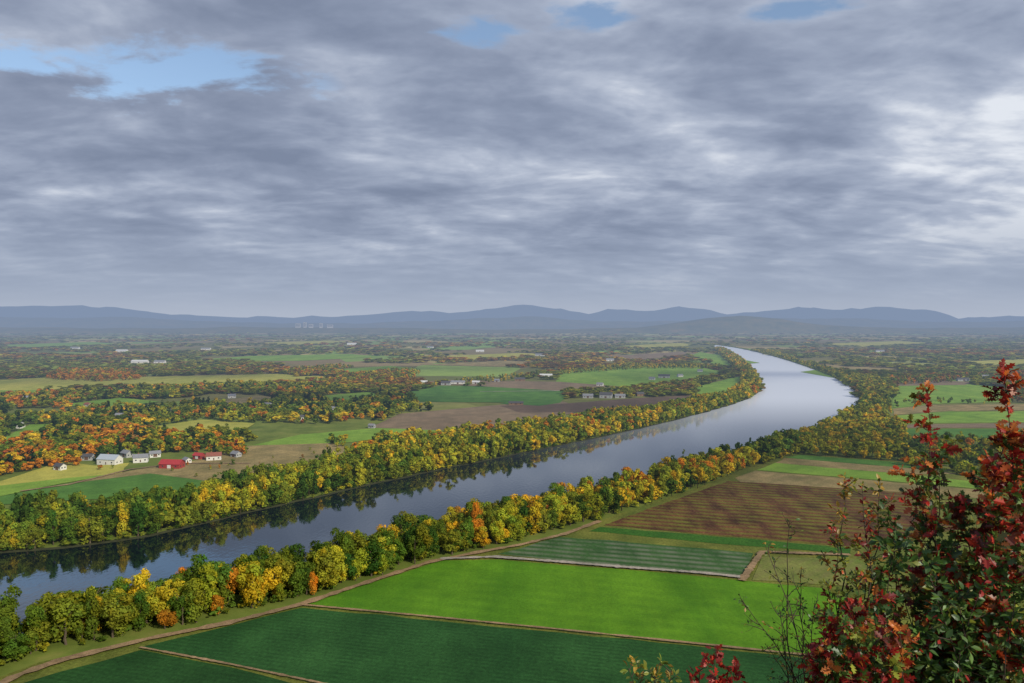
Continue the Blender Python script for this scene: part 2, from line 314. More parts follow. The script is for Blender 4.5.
fields=[
('grass',[(-250,760),(-60,700),(40,662),(150,638),(300,604),(420,566),(500,548),(560,534),(600,520),(700,487),(760,462),(830,452),(905,462),(1100,480),(1300,600),(1300,760)],'rough grassy margin between crop fields'),
('dark2',[(-40,760),(20,684),(140,650),(230,668),(330,692),(480,760)],'dark green leafy crop field beside a dirt track'),
('dark',[(143,647),(300,608),(560,633),(800,658),(1030,682),(1200,760),(520,760),(335,686),(230,664)],'dark green leafy crop field with faint rows'),
('bright',[(307,604),(440,561),(500,560),(640,571),(745,581),(820,588),(850,600),(845,640),(838,655),(800,654),(560,629)],'bright green turf field'),
('rows',[(497,554),(560,537),(660,545),(754,553),(742,576),(620,567)],'crop field with pale row covers'),
('hedge',[(588,531),(600,527),(720,537),(850,548),(850,554),(720,544)],'narrow strip of tall green crop'),
('brown',[(604,525),(728,481),(800,485),(900,492),(960,530),(850,547),(720,536)],'harvested brown field with yellowing rows'),
('tan',[(735,478),(755,471),(900,483),(1000,492),(1000,500),(880,491),(740,482)],'tan stubble strip'),
('green',[(757,470),(775,463),(900,474),(1020,486),(1000,491),(900,482)],'striped green meadow'),
('tan',[(775,463),(785,458),(905,468),(960,474),(900,474)],'pale stubble strip'),
('dgreen',[(785,458),(800,455),(905,463),(950,470),(905,468)],'green meadow strip'),
('dull',[(752,580),(762,557),(860,560),(900,590)],'weedy olive grass plot'),
('green',[(893,408),(893,386),(965,384),(1012,388),(1012,402),(930,404)],'green pasture ringed by trees'),
('mauve',[(893,386),(910,380),(975,382),(965,385)],'tilled field'),
('tan',[(893,409),(930,405),(1060,404),(1070,410),(950,411),(894,415)],'tan stubble strip between pastures'),
('green',[(894,424),(894,416),(950,412),(1070,411),(1080,422),(960,423)],'light green hay field'),
('mauve',[(895,428),(894,425),(960,424),(1080,423),(1083,428)],'narrow tilled strip between pastures'),
('dgreen',[(895,436),(895,429),(1083,429),(1090,440)],'darker green hay field'),
('green',[(990,380),(1000,374),(1100,376),(1100,384)],'distant meadow'),
('green',[(800,372),(815,370),(870,378),(890,384),(880,386)],'meadow by the river'),
('pale',[(0,482),(60,462),(95,466),(130,463),(120,474),(60,484),(0,496)],'pale grassy field'),
('dgreen',[(0,497),(60,485),(140,472),(205,481),(235,488),(190,497),(80,500),(0,505)],'green field behind riverside trees'),
('green',[(-60,505),(0,486),(70,478),(120,474),(60,484),(0,497)],'bright green meadow'),
('tan',[(70,484),(135,470),(190,462),(250,446),(330,441),(345,447),(340,464),(290,478),(225,484),(150,474)],'dry tan field beside farmhouses'),
('green',[(250,446),(300,435),(380,428),(450,424),(445,431),(345,443)],'green strip of pasture'),
('mauve',[(370,428),(400,414),(500,405),(560,401),(590,409),(530,424),(450,431)],'tilled field in the valley'),
('soil',[(500,406),(560,404),(640,398),(700,395),(690,401),(600,412),(520,413)],'dark soil field'),
('dgreen',[(500,404),(530,398),(570,395),(560,403),(540,406)],'narrow green crop'),
('dgreen',[(395,395),(440,386),(560,388),(568,394),(520,403),(420,402)],'dark green field near a farm'),
('green',[(555,384),(560,371),(640,366),(700,367),(725,372),(690,382),(640,388),(570,388)],'light green meadow near barns'),
('mauve',[(420,383),(440,380),(560,382),(640,388),(600,392),(560,391)],'tilled strip beside barns'),
('green',[(690,398),(700,386),(745,375),(742,386),(725,398)],'meadow inside the river bend'),
('pale',[(-80,384),(0,380),(60,377),(140,377),(280,374),(300,376),(230,384),(120,388),(0,391)],'sunlit pale field'),
('pale',[(150,381),(320,376),(345,379),(250,386),(160,388)],'sunlit stubble field'),
('green',[(180,361),(250,356),(350,354),(380,357),(300,361)],'distant green field'),
('green',[(-40,391),(60,390),(140,389),(120,394),(0,397)],'distant green field'),
('tan',[(420,365),(500,361),(560,362),(500,367)],'distant stubble field'),
('mauve',[(590,357),(680,352),(700,354),(650,361)],'distant tilled field'),
('pale',[(950,362),(1060,358),(1100,362),(1000,368)],'distant pale field'),
('green',[(330,370),(390,366),(420,369),(350,375)],'distant green field'),
('green',[(0,345),(90,342),(120,344),(20,349)],'distant green field'),
('pale',[(620,346),(680,343),(700,345),(650,349)],'distant pale field'),
('pale',[(420,357),(520,353),(560,355),(470,360)],'distant pale field'),
('pale',[(250,343),(330,340.5),(360,342),(290,345)],'distant pale field'),
('pale',[(820,344),(900,341),(930,343),(860,347)],'distant pale field'),
('green',[(760,363),(700,352),(690,356),(720,366)],'distant meadow inside the bend'),
('green',[(0,440),(30,425),(60,424),(40,440),(0,450)],'village lawn among orange trees'),
('pale',[(150,428),(200,420),(255,424),(240,433),(170,437)],'small pale meadow among trees'),
('green',[(60,405),(120,398),(160,402),(100,410)],'small green meadow among trees'),
('green',[(300,398),(370,392),(390,398),(330,405)],'small green meadow among trees'),
('tan',[(200,403),(260,396),(290,400),(230,409)],'small tan field among trees'),
]
excl=[river_px]
for i,(k,poly,lab) in enumerate(fields):
    pts=[G(*q) for q in poly]
    z=0.10+0.017*i if i else 0.06
    V=[]
    for a,b in zip(pts,pts[1:]+pts[:1]):
        L=math.dist(a,b); kk=max(1,min(30,int(L/15)))
        for q in range(kk):
            s=q/kk; V.append((a[0]+(b[0]-a[0])*s+R.normal(0,0.6),a[1]+(b[1]-a[1])*s+R.normal(0,0.6),z))
    o=mkobj('field',V,[tuple(range(len(V)))],FM[k]); structure(o,lab,'field')
    if i: excl.append(poly)
def strip(name,px,width,mat,z,label):
    P=resamp([G(*q) for q in px],90); tn=np.gradient(P,axis=0); tn/=np.linalg.norm(tn,axis=1)[:,None]; nr=np.c_[-tn[:,1],tn[:,0]]
    wv=width/2*(1+0.22*R.normal(size=len(P)))[:,None]
    A=P-nr*wv; B=P+nr*wv; k=len(P)
    structure(mkobj(name,[(x,y,z) for x,y in A]+[(x,y,z) for x,y in B],[(i,i+1,k+i+1,k+i) for i in range(k-1)],mat),label,'path')
strip('dirt_track',[(-60,720),(15,678),(60,662),(150,640),(230,624),(300,606),(360,586),(430,563),(480,553),(520,546),(565,535),(600,522)],4.5,FM['dirt'],1.0,'pale dirt farm track skirting the riverside trees')
strip('dirt_track',[(300,606),(420,617),(560,631),(800,656),(1030,680)],1.8,FM['dirt'],1.02,'dirt farm track between crop fields')
strip('dirt_track',[(140,649),(230,666),(335,688),(500,740)],1.4,FM['dirt'],1.04,'narrow dirt path between dark crops')
strip('dirt_track',[(440,560),(495,558),(560,563),(620,568),(700,574),(748,579)],3.8,FM['grey'],1.06,'pale gravel headland track')
strip('dirt_track',[(742,582),(750,570),(762,553),(850,556)],4,FM['dirt'],1.08,'dirt farm track turning between plots')
strip('dirt_track',[(20,492),(70,485),(130,470),(180,464),(250,464)],4,FM['dirt'],0.98,'farm lane near houses')
strip('dirt_track',[(480,392),(560,391),(640,390),(700,385)],6,FM['grey'],0.99,'paved country road through farmland')
# ------------------------------------------------------------ hills
hm=newmat('hill_forest'); t=hm.node_tree
f=noisetex(t,wpos(t),0.004,9,0.75)
finish(t,bsdf(t,ramp(t,f,[(0.3,(0.05,0.07,0.03)),(0.55,(0.13,0.12,0.04)),(0.75,(0.24,0.14,0.05))]),0.95,0.05))
def ridge(dist,prof,depth,label,amp=1.0):
    X0,X1=prof[0][0],prof[-1][0]; n=260; px=np.linspace(X0,X1,n)
    ty=np.interp(px,[p[0] for p in prof],[p[1] for p in prof])
    V=[];Fc=[];m_=13
    for j in range(m_):
        s=j/(m_-1); b=math.sin(s*math.pi)**0.9
        for i in range(n):
            X=(px[i]-512)/F*dist; Y=dist-depth/2+depth*s
            z=150+(HY-ty[i])/F*dist
            nz=mnoise.fractal(Vector((X/900,Y/900,dist)),1.0,2.1,5)
            z=z*b+nz*amp*0.0011*dist*b*2
            V.append((X,Y,z-3 if 0<j<m_-1 else -5))
    for j in range(m_-1):
        for i in range(n-1):
            a=j*n+i; Fc.append((a,a+1,a+1+n,a+n))
    structure(mkobj('hill',V,Fc,hm,smooth=True),label,'hill')
ridge(28000,[(-700,318),(-200,305),(0,306),(60,306),(110,307),(150,312),(220,317),(300,318),(350,316),(400,312),(430,311),(455,313),(490,309),(515,305),(530,305),(545,308),(560,309),(590,314),(610,309),(650,311),(680,307),(700,309),(730,315),(760,311),(800,308),(830,310),(860,308),(900,307),(925,311),(955,319),(1010,316),(1060,313),(1300,310),(1700,318)],3500,'hazy blue mountain range along the horizon',1.6)
ridge(16000,[(-400,321),(0,317),(120,317),(200,321),(330,324),(420,321),(470,319),(530,317),(600,321),(680,321),(760,319),(850,318),(940,322),(1024,321),(1300,318)],2600,'wooded blue hills beyond the valley',1.2)
ridge(10500,[(-500,326),(0,327),(150,328),(260,327),(330,327),(450,329),(560,329),(640,327),(680,322),(710,317),(740,315.5),(780,318),(820,324),(900,328),(1024,327),(1400,324)],1500,'low wooded hills at the valley edge',0.8)
hs_=newmat('hillside_rock'); t=hs_.node_tree
f=noisetex(t,wpos(t),0.8,8,0.7)
finish(t,bsdf(t,ramp(t,f,[(0.35,(0.04,0.035,0.02)),(0.55,(0.13,0.09,0.05)),(0.7,(0.22,0.17,0.13))]),0.95,0.1,f,0.8),False)
def hillz(x,y):
    r=math.hypot(x,y); z=148.2-max(0,r-3)*0.80
    return z+min(1,max(0,r-3)/6)*mnoise.fractal(Vector((x/7,y/7,0)),1.0,2,4)*0.8*min(3,1+r/60)-0.15
V=[(0,0,148.1)];Fc=[];rings=[1,2,3,4,5,6,8,10,13,17,22,28,36,46,58,74,94,120,150,180,192];ns_=48
for r in rings:
    for k in range(ns_):
        a=2*math.pi*k/ns_; x,y=r*math.cos(a),r*math.sin(a); V.append((x,y,hillz(x,y) if r<185 else -4))
for k in range(ns_): Fc.append((0,1+k,1+(k+1)%ns_))
for j in range(len(rings)-1):
    for k in range(ns_):
        a=1+j*ns_+k; b=1+j*ns_+(k+1)%ns_; Fc.append((a,a+ns_,b+ns_,b))
structure(mkobj('hillside',V,Fc,hs_,smooth=True),'steep rocky hillside below the lookout','hillside')
# ------------------------------------------------------------ foliage material
def leafmat(name,haze=True,trans=0.35):
    m=newmat(name); t=m.node_tree
    at=N(t,'ShaderNodeAttribute',attribute_name='tint'); oi=N(t,'ShaderNodeObjectInfo')
    c=mixc(t,1.0,at.outputs['Color'],oi.outputs['Color'],'MULTIPLY')
    d=N(t,'ShaderNodeBsdfDiffuse'); Lk(t,c,d.inputs[0]); tr=N(t,'ShaderNodeBsdfTranslucent'); Lk(t,c,tr.inputs[0])
    x=N(t,'ShaderNodeMixShader',i_0=trans); Lk(t,d.outputs[0],x.inputs[1]); Lk(t,tr.outputs[0],x.inputs[2])
    out=x.outputs[0]
    if not haze:
        gl=N(t,'ShaderNodeBsdfGlossy',i_Roughness=0.45,i_Color=(0.8,0.85,0.9,1)); y=N(t,'ShaderNodeMixShader',i_0=0.035); Lk(t,out,y.inputs[1]); Lk(t,gl.outputs[0],y.inputs[2]); out=y.outputs[0]
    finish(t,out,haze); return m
LM=leafmat('foliage'); BK=simplemat('bark',(0.09,0.07,0.05),0.9,0.35,1.5)
def unit(v): return v/np.maximum(np.linalg.norm(v,axis=-1,keepdims=True),1e-6)
def crown(K,leaf,seed,kind='round',nb=16,var=.20):
    r=np.random.default_rng(seed)
    if kind=='round':
        c=unit(r.normal(size=(nb,3)))*r.uniform(0.2,1,(nb,1))**0.6
        sx,sy=r.uniform(0.7,1.25,2); top=r.uniform(.32,.43); lean=r.normal(0,.07,2)
        C=np.c_[c[:,0]*0.21*sx,c[:,1]*0.21*sy,0.46+c[:,2]*top]
        C[:,0:2]*= (1.12-r.uniform(.2,1.1)*np.abs(C[:,2:3]-r.uniform(.3,.5)))
        C[:,0]+=lean[0]*C[:,2]; C[:,1]+=lean[1]*C[:,2]
        br=r.uniform(0.05,0.15,nb)
    else:
        z=np.linspace(0.12,0.95,nb); a=r.uniform(0,6.28,nb); rr=(1-z)*0.14
        C=np.c_[np.cos(a)*rr,np.sin(a)*rr,z]; br=0.03+(1-z)*0.11
    bt=r.uniform(0.78,1.2,nb)
    b=r.choice(nb,K,p=(br**2)/(br**2).sum())
    d=unit(r.normal(size=(K,3))+np.array([0,0,0.35]))
    pos=C[b]+d*br[b][:,None]*r.uniform(0.65,1.12,(K,1)); pos[:,2]=np.maximum(pos[:,2],0.01)
    nn=unit(d*1.25+r.normal(size=(K,3))*0.38)
    a1=unit(np.cross(nn,r.normal(size=(K,3)))); a2=np.cross(nn,a1)
    s=leaf*r.uniform(0.55,1.3,(K,1))
    v=np.stack([pos-a1*s*0.6,pos-a2*s*0.45+nn*s*0.12,pos+a1*s*0.6,pos+a2*s*0.45-nn*s*0.12],1)
    hue=r.normal(0,0.09,nb)[b]
    tint=(bt[b]*r.uniform(1-var,1+var,K))[:,None]*np.c_[1+hue,np.ones(K),1-hue]
    return v.reshape(-1,3),np.repeat(tint,4,0)
def trunkmesh(seed,limbs=6):
    r=random.Random(seed); V=[];Q=[]
    def tube(pts,rad):
        b=len(V); k=6
        for p,ra in zip(pts,rad):
            for i in range(k):
                a=6.283*i/k; V.append((p[0]+ra*math.cos(a),p[1]+ra*math.sin(a),p[2]))
        for j in range(len(pts)-1):
            for i in range(k): Q.append((b+j*k+i,b+j*k+(i+1)%k,b+(j+1)*k+(i+1)%k,b+(j+1)*k+i))
    x=y=0;pts=[];rad=[]
    for j in range(7):
        z=j*0.12-0.02; pts.append((x,y,z)); rad.append(0.018*(1-j/7.5)+0.003); x+=r.uniform(-.012,.012); y+=r.uniform(-.012,.012)
    tube(pts,rad)
    for l in range(limbs):
        j=r.randint(2,5); p=pts[j]; a=r.uniform(0,6.28); L=r.uniform(0.12,0.2)
        tube([p,(p[0]+L*.5*math.cos(a),p[1]+L*.5*math.sin(a),p[2]+0.07),(p[0]+L*math.cos(a),p[1]+L*math.sin(a),p[2]+0.17)],[0.008,0.006,0.002])
    me=bpy.data.meshes.new('trunk'); me.from_pydata(V,[],Q); me.materials.append(BK); me.update(); return me
PAL={'G1':(0.050,0.100,0.016),'G2':(0.11,0.175,0.022),'OL':(0.20,0.235,0.026),'YG':(0.36,0.36,0.03),'Y':(0.58,0.42,0.028),'O':(0.55,0.23,0.024),'R':(0.36,0.10,0.03),'BR':(0.25,0.14,0.04),'DC':(0.022,0.050,0.018)}
NAMEC={'G1':'deep green','G2':'green','OL':'olive green','YG':'yellow-green','Y':'golden yellow','O':'orange','R':'rusty red','BR':'brown','DC':'dark evergreen'}
def pick(ws,n):
    k=list(ws); p=np.array([ws[q] for q in k],float); p/=p.sum(); return R.choice(k,n,p=p)
trees=[]
def fnoise(X,Y,s): return np.sin(X/s+1.3*np.sin(Y/s*0.7))+np.sin(Y/s*1.1+1.7*np.sin(X/s*0.6+1))+0.5*np.sin((X+Y)/s*2.3)
def region(poly,sp,hr,ws,keep=1.0,useexcl=True,ws2=None,jit=0.5,wr=(0.7,1.4),patch=None,ns=60,nth=0.2):
    P=np.array([G(*q) for q in poly]); x0,y0=P.min(0); x1,y1=P.max(0)
    gx,gy=np.meshgrid(np.arange(x0,x1,sp),np.arange(y0,y1,sp)); gx=gx.ravel(); gy=gy.ravel()
    gx=gx+R.uniform(-jit,jit,gx.size)*sp; gy=gy+R.uniform(-jit,jit,gy.size)*sp
    px,py=proj(gx,gy); k=inpoly(px,py,poly)&(R.random(gx.size)<keep)
    if useexcl:
        for e in excl: k&=~inpoly(px,py,e)
    else: k&=~inpoly(px,py,river_px)
    if patch: k&=fnoise(gx,gy,patch[0])>patch[1]
    gx=gx[k]; gy=gy[k]; px=px[k]; n=gx.size
    c=pick(ws,n)
    if ws2: c=np.where(fnoise(gx,gy,ns)>nth,pick(ws2,n),c)
    h=hr[0]+(hr[1]-hr[0])*R.beta(1.6,1.6,n)
    for i in range(n): trees.append((gx[i],gy[i],h[i],R.uniform(*wr),c[i]))
GREEN={'G1':2.5,'G2':5,'OL':4,'YG':2,'Y':.8}
GOLD={'OL':3,'YG':4,'Y':3.4,'O':1,'G2':1.6,'R':.1,'G1':.4}
NB1=[(-160,684),(0,640),(100,615),(200,593),(300,570),(330,563),(330,592),(300,599),(200,622),(100,643),(30,657),(-60,690),(-160,740)]
NB2=[(330,562),(400,545),(500,520),(600,496),(680,475),(740,458),(790,441),(800,452),(745,470),(690,491),(610,517),(560,531),(500,546),(430,560),(330,592)]
region(NB1,7.2,(10,28),{'G1':5,'G2':6,'OL':4,'YG':1.5,'Y':.4,'O':.4,'BR':.6},1,False,{'YG':2,'Y':1.2,'O':.7,'OL':4,'G2':3},ns=45,nth=.9)
region(NB2,7.8,(11,28),GREEN,1,False,GOLD,ns=50,nth=-.3)
region(NB1,7,(3,7),{'OL':3,'YG':1.5,'G2':4,'G1':2},.8,False,wr=(1.4,2.2))
region(NB2,8,(3,7),{'OL':3,'YG':2.5,'Y':.6,'G2':3},.7,False,wr=(1.4,2.2))
region([(790,441),(830,424),(853,412),(885,418),(906,430),(906,462),(800,455),(750,466)],10,(11,20),{'OL':3,'YG':4,'Y':2.2,'G2':2,'O':.4},.95,False,{'Y':2.5,'YG':3,'OL':2})
FB1=[(-160,573),(0,553),(130,541),(190,527),(190,507),(130,516),(0,526),(-160,545)]
FB2=[(190,527),(250,513),(340,492),(440,470),(540,450),(540,434),(450,448),(380,455),(340,464),(290,480),(235,490),(190,507)]
FB3=[(540,450),(640,429),(700,414),(735,404),(755,396),(761,388),(757,377),(748,367),(736,357),(724,350),(715,350),(728,362),(742,376),(742,387),(725,399),(690,404),(640,414),(540,434)]
region(FB1,8.0,(14,31),{'G1':2,'G2':6,'OL':5,'YG':3,'Y':.2},1,False)
region(FB2,8.4,(12,28),{'G2':3,'OL':4,'YG':5,'Y':1.2,'G1':.8},1,False,{'YG':4,'Y':2,'OL':3})
region(FB3,9.3,(12,24),{'OL':4,'YG':5,'Y':2.4,'G2':2},1,False,GOLD)
# bushes hanging over the water's edge along both banks
for P_,sg in ((fs2,1),(ns2,-1)):
    tn=np.gradient(P_,axis=0); tn/=np.linalg.norm(tn,axis=1)[:,None]; nr=np.c_[-tn[:,1],tn[:,0]]*sg
    Pd=resamp(P_,900); nn_=np.c_[np.interp(np.linspace(0,1,900),np.linspace(0,1,260),nr[:,0]),np.interp(np.linspace(0,1,900),np.linspace(0,1,260),nr[:,1])]
    for i in range(900):
        if R.random()<.85:
            q=Pd[i]+nn_[i]*R.uniform(1.0,4.5); trees.append((q[0],q[1],R.uniform(3,7.5),R.uniform(1.2,2.0),R.choice(['G2','OL','YG','G1','OL'])))
region([(345,455),(380,440),(450,432),(530,425),(600,413),(640,410),(600,422),(540,436),(450,449),(380,457)],10,(9,18),GOLD,.75)
VW={'G1':3,'G2':5,'OL':5,'YG':3,'Y':1.2,'O':.8,'R':.1,'DC':2.5}
VO={'O':3,'Y':3,'YG':2.5,'OL':3,'G2':2,'BR':.6,'R':.2,'DC':1.3}
region([(-200,400),(0,398),(60,395),(200,386),(330,388),(440,402),(445,412),(380,424),(300,433),(245,443),(190,452),(130,456),(60,462),(0,476),(-200,500)],13,(9,21),VW,.95,True,VO,wr=(1.0,1.6),patch=(90,-1.0),ns=75,nth=.8)
region([(-100,478),(0,478),(15,462),(70,452),(110,450),(200,440),(200,430),(100,432),(0,440),(-100,450)],14,(12,20),{'O':6,'R':.4,'Y':3,'DC':2,'YG':1},.55,True,wr=(1.1,1.7))
region([(0,478),(15,462),(70,452),(110,452),(95,466),(60,466)],10,(12,20),{'O':6,'R':.5,'Y':3,'DC':2,'G2':1},.65,False,wr=(1,1.5))
region([(80,458),(110,448),(240,440),(250,450),(245,457),(200,455),(110,458)],9,(9,15),{'O':3,'R':.3,'Y':2,'G2':3,'OL':3,'DC':1},.6,False)
region([(95,470),(130,468),(240,463),(250,467),(180,473),(100,474)],12,(4,9),{'O':2,'Y':2,'G2':3,'OL':3,'DC':1},.28,False)
region([(45,380),(60,372),(130,372),(140,380),(100,382)],13,(12,18),{'O':5,'Y':1,'BR':2,'OL':3},.8,False)
region([(280,372),(330,366),(420,372),(410,382),(300,384)],14,(10,16),{'O':1.5,'YG':3,'Y':1.5,'G2':3,'OL':2},.7)
region([(430,384),(540,372),(545,377),(470,386),(430,387)],14,(8,13),{'Y':1.5,'OL':3,'G2':3,'YG':2},.45,False)
region([(640,395),(700,378),(720,380),(690,392)],12,(8,13),VW,.3,False)
region([(560,372),(640,365),(720,366),(720,369),(640,369),(560,375)],14,(9,14),{'Y':2,'OL':3,'G2':2,'YG':2},.8,False)
region([(330,440),(345,441),(345,447),(332,449)],9,(9,13),GREEN,.9,False)
region([(130,476),(200,468),(330,447),(340,462),(230,484)],20,(2,6),{'BR':2,'OL':3,'YG':1},.45,False)
region([(753,351),(780,357.5),(808,366.5),(838,378),(857,389),(863,400),(855,411),(890,416),(893,385),(870,378),(830,370),(800,362),(775,352)],12,(11,17),{'OL':3,'G2':3,'YG':3,'Y':1.2,'G1':1},.9,False,{'YG':3,'Y':1.2,'OL':3})
region([(893,440),(1100,444),(1100,500),(1020,485),(905,466)],12,(10,17),{'G2':3,'OL':3,'YG':3,'O':1,'Y':1},.9,False)
region([(890,379),(960,376),(1100,368),(1100,374),(1000,380),(890,386)],14,(10,16),{'OL':3,'BR':3,'G2':2,'O':1},.9,False)
region([(1012,380),(1030,380),(1100,405),(1012,403)],13,(10,16),{'OL':3,'BR':3,'G2':2,'O':1},.9,False)
region([(893,403),(930,400),(1012,400),(1012,404),(930,406),(893,410)],16,(6,12),{'OL':3,'YG':2,'G2':3},.5,False)
T=trees
X=np.array([q[0] for q in T]);Y=np.array([q[1] for q in T]);HH=np.array([q[2] for q in T]);px,py=proj(X,Y)
dist=np.hypot(X,Y); vis=(px>-10)&(px<1034)&(py<705)
houses=[
(110,464,12,22,5,1.35,'white','greyblue','large white farmhouse with blue-grey roof'),
(141,462,9,14,4.5,1.9,'white','grey','white farmhouse with grey roof'),
(127,457,8,12,4,1.0,'grey','grey','small grey shed beside farmhouse'),
(172,468,11,22,4,1.45,'redw','red','long red barn with red roof'),
(214,460,9,15,4.2,1.9,'white','redbrown','white house with reddish roof'),
(199,459,7,11,3.5,1.2,'redw','red','small red outbuilding'),
(155,457,7,11,3.5,2.1,'white','grey','small white outbuilding with grey roof'),
(236,457,7,10,3.2,1.0,'grey','grey','small grey outbuilding'),
(187,463,6,9,3,.8,'white','grey','small white cottage near red barn'),
(88,460,7,11,3.5,1.6,'grey','dark','small grey barn with dark roof'),
(60,470,7,10,3.5,1.2,'white','dark','small white cottage with dark roof'),
(18,428,9,15,4.5,1.4,'white','grey','white village house among orange trees'),
(42,417,8,12,4,1.0,'white','grey','white village house among trees'),
(28,400,9,14,4,1.7,'white','grey','white village house among trees'),
(88,407,8,12,4,1.2,'white','redbrown','white village house with reddish roof'),
(120,418,8,12,4,1.6,'tanw','grey','brown village house among trees'),
(175,412,8,12,4,1.2,'white','dark','white village house with dark roof'),
(232,398,9,14,4,1.8,'white','grey','white village house among trees'),
(268,407,8,14,4,1.1,'white','grey','white village house among trees'),
(335,411,8,12,4,1.5,'white','grey','white village house among trees'),
(300,420,8,12,4,1.8,'white','dark','white village house with dark roof'),
(372,428,6,9,3,1.2,'grey','grey','small grey house by pasture'),
(424,384,10,16,4,1.7,'white','white','white farm building beside a green field'),
(446,385,12,22,4.5,1.4,'grey','dark','dark-roofed barn beside a green field'),
(458,384,10,34,4,1.5,'white','grey','long white barn beside a green field'),
(476,384,9,18,4,1.3,'white','white','white farm building beside a green field'),
(497,382,8,12,4,1.4,'grey','grey','small grey shed beside a field'),
(520,381,10,26,4.5,1.5,'tanw','dark','long brown barn beside a field'),
(546,377,11,34,4,1.5,'white','white','long white greenhouse-like shed'),
(516,405,7,26,3.2,1.5,'tanw','dark','low brown tobacco shed'),
(588,398,10,20,4,1.4,'grey','grey','pale barn with grey roof'),
(606,398,13,24,6,1.3,'grey','dark','tall grey barn with dark roof'),
(620,398,9,20,4,1.5,'grey','grey','grey barn with grey roof'),
(640,396,9,15,4,1.8,'tanw','dark','brown shed beside a tilled field'),
(600,386,9,15,4,1.2,'white','grey','white farmhouse near a meadow'),
(652,380,9,15,4,1.2,'white','grey','white farmhouse near a meadow'),
(664,378,12,30,5,1.4,'grey','dark','long grey barn near a meadow'),
(680,377,9,15,4,1.9,'white','grey','white farmhouse near a meadow'),
(700,372,9,15,4,1.4,'white','grey','white farmhouse near a meadow'),
(963,381,10,30,4,1.5,'grey','dark','low barn beside pasture'),
(985,378,10,18,4,1.4,'white','grey','white farmhouse by pasture'),
(140,363,16,60,5,1.5,'white','white','long white warehouse among woods'),
(160,363,14,40,4.5,1.5,'white','grey','pale warehouse among woods'),
(122,352,16,60,6,1.4,'white','white','long white warehouse among woods'),
(75,349,16,50,6,1.5,'white','grey','pale warehouse among woods'),
(206,350,16,50,6,1.5,'white','grey','pale warehouse among woods'),
(352,345,18,60,7,1.5,'white','white','pale warehouse among woods'),
(480,352,14,40,5,1.5,'white','white','pale farm building among woods'),
(540,356,14,40,5,1.2,'white','grey','pale farm building among woods'),
(610,361,12,30,5,1.5,'white','grey','pale farm building among woods'),
(430,348,14,40,5,1.3,'white','grey','pale farm building among woods'),
(880,352,14,40,5,1.4,'white','grey','pale farm building among woods'),
]
keep=np.ones(len(T),bool)
for h in houses:
    hx,hy=G(h[0],h[1]); rad=h[3]*0.5+2
    dd=math.hypot(hx,hy); ux_,uy_=hx/dd,hy/dd
    al=(X-hx)*ux_+(Y-hy)*uy_; ac=np.abs(-(X-hx)*uy_+(Y-hy)*ux_)
    clear=34 if dd<2200 else 80
    keep&=~((ac<rad)&(al<rad)&(al>-clear)&((HH>8)|(al>-12)))
idx=np.where(keep&vis&(HH>8))[0]; idx=idx[np.argsort(dist[idx])][:300]
indiv=set(idx.tolist())
protos=[crown(2000,0.041,100+i,nb=20+2*(i%3)) for i in range(12)]
pm=[]
for v,tint in protos:
    me=npmesh('crown',v,np.arange(len(v)).reshape(-1,4),tint); me.materials.append(LM); pm.append(me)
tm=[trunkmesh(i) for i in range(4)]
for k,i in enumerate(idx):
    x,y,h,wsc,c=T[i]
    e=bpy.data.objects.new('tree',None); COL.objects.link(e); e.location=(x,y,0.3); e.empty_display_size=1
    hw=min(h,19)*wsc*1.15
    e.rotation_euler=(0,0,random.uniform(0,6.28)); e.scale=(hw,hw,h)
    tr=bpy.data.objects.new('trunk',tm[k%4]); tr.parent=e; COL.objects.link(tr)
    cr=bpy.data.objects.new('crown',pm[random.randrange(12)]); cr.parent=e; COL.objects.link(cr)
    b=random.uniform(0.75,1.2); pc=PAL[c]; cr.color=(pc[0]*b*random.uniform(.85,1.15),pc[1]*b,pc[2]*b,1)
    e['label']='leafy riverside tree with %s autumn foliage'%NAMEC[c]; e['category']='tree'; e['group']='trees lining the river bank'
VV=[];CC=[]
MEAN=np.array([0.23,0.20,0.05])
def bulk(sel,K,leaf,nt_,trunks=False,kind='round',nb=12,var=.20,soft=0.0):
    if len(sel)==0: return
    A=np.array([[q[0],q[1],q[2],q[3]] for q in sel]); colr=np.array([PAL[q[4]] for q in sel])*R.uniform(0.78,1.2,(len(sel),1))
    colr=colr*(1-soft)+MEAN*soft
    tv=[crown(K,leaf,int(R.integers(1e6)),kind,nb,var) for _ in range(nt_)]
    ti=R.integers(0,nt_,len(sel)); ro=R.uniform(0,6.28,len(sel))
    for q in range(nt_):
        s=np.where(ti==q)[0]
        if len(s)==0: continue
        v,tt=tv[q]; c,sn=np.cos(ro[s])[:,None],np.sin(ro[s])[:,None]; sc=(np.minimum(A[s,2],19)*A[s,3]*1.15)[:,None]
        x=(v[None,:,0]*c-v[None,:,1]*sn)*sc+A[s,0][:,None]; y=(v[None,:,0]*sn+v[None,:,1]*c)*sc+A[s,1][:,None]; z=v[None,:,2]*A[s,2][:,None]+0.2
        VV.append(np.stack([x,y,z],-1).reshape(-1,3)); CC.append((tt[None]*colr[s][:,None,:]).reshape(-1,3))
    if trunks:
        for a in A:
            r=a[2]*0.017; b=np.array([a[0],a[1],0]); hh=a[2]*0.6
            for (dx,dy) in ((1,0),(0,1)):
                o=np.array([dx*r,dy*r,0]); VV.append(np.array([b-o,b+o,b+o*0.5+[0,0,hh],b-o*0.5+[0,0,hh]])); CC.append(np.tile([0.09,0.07,0.05],(4,1)))
rest=[i for i in np.where(keep)[0] if i not in indiv and px[i]>-220 and px[i]<1260]
con=[T[i] for i in rest if T[i][4]=='DC']; rest=[i for i in rest if T[i][4]!='DC']
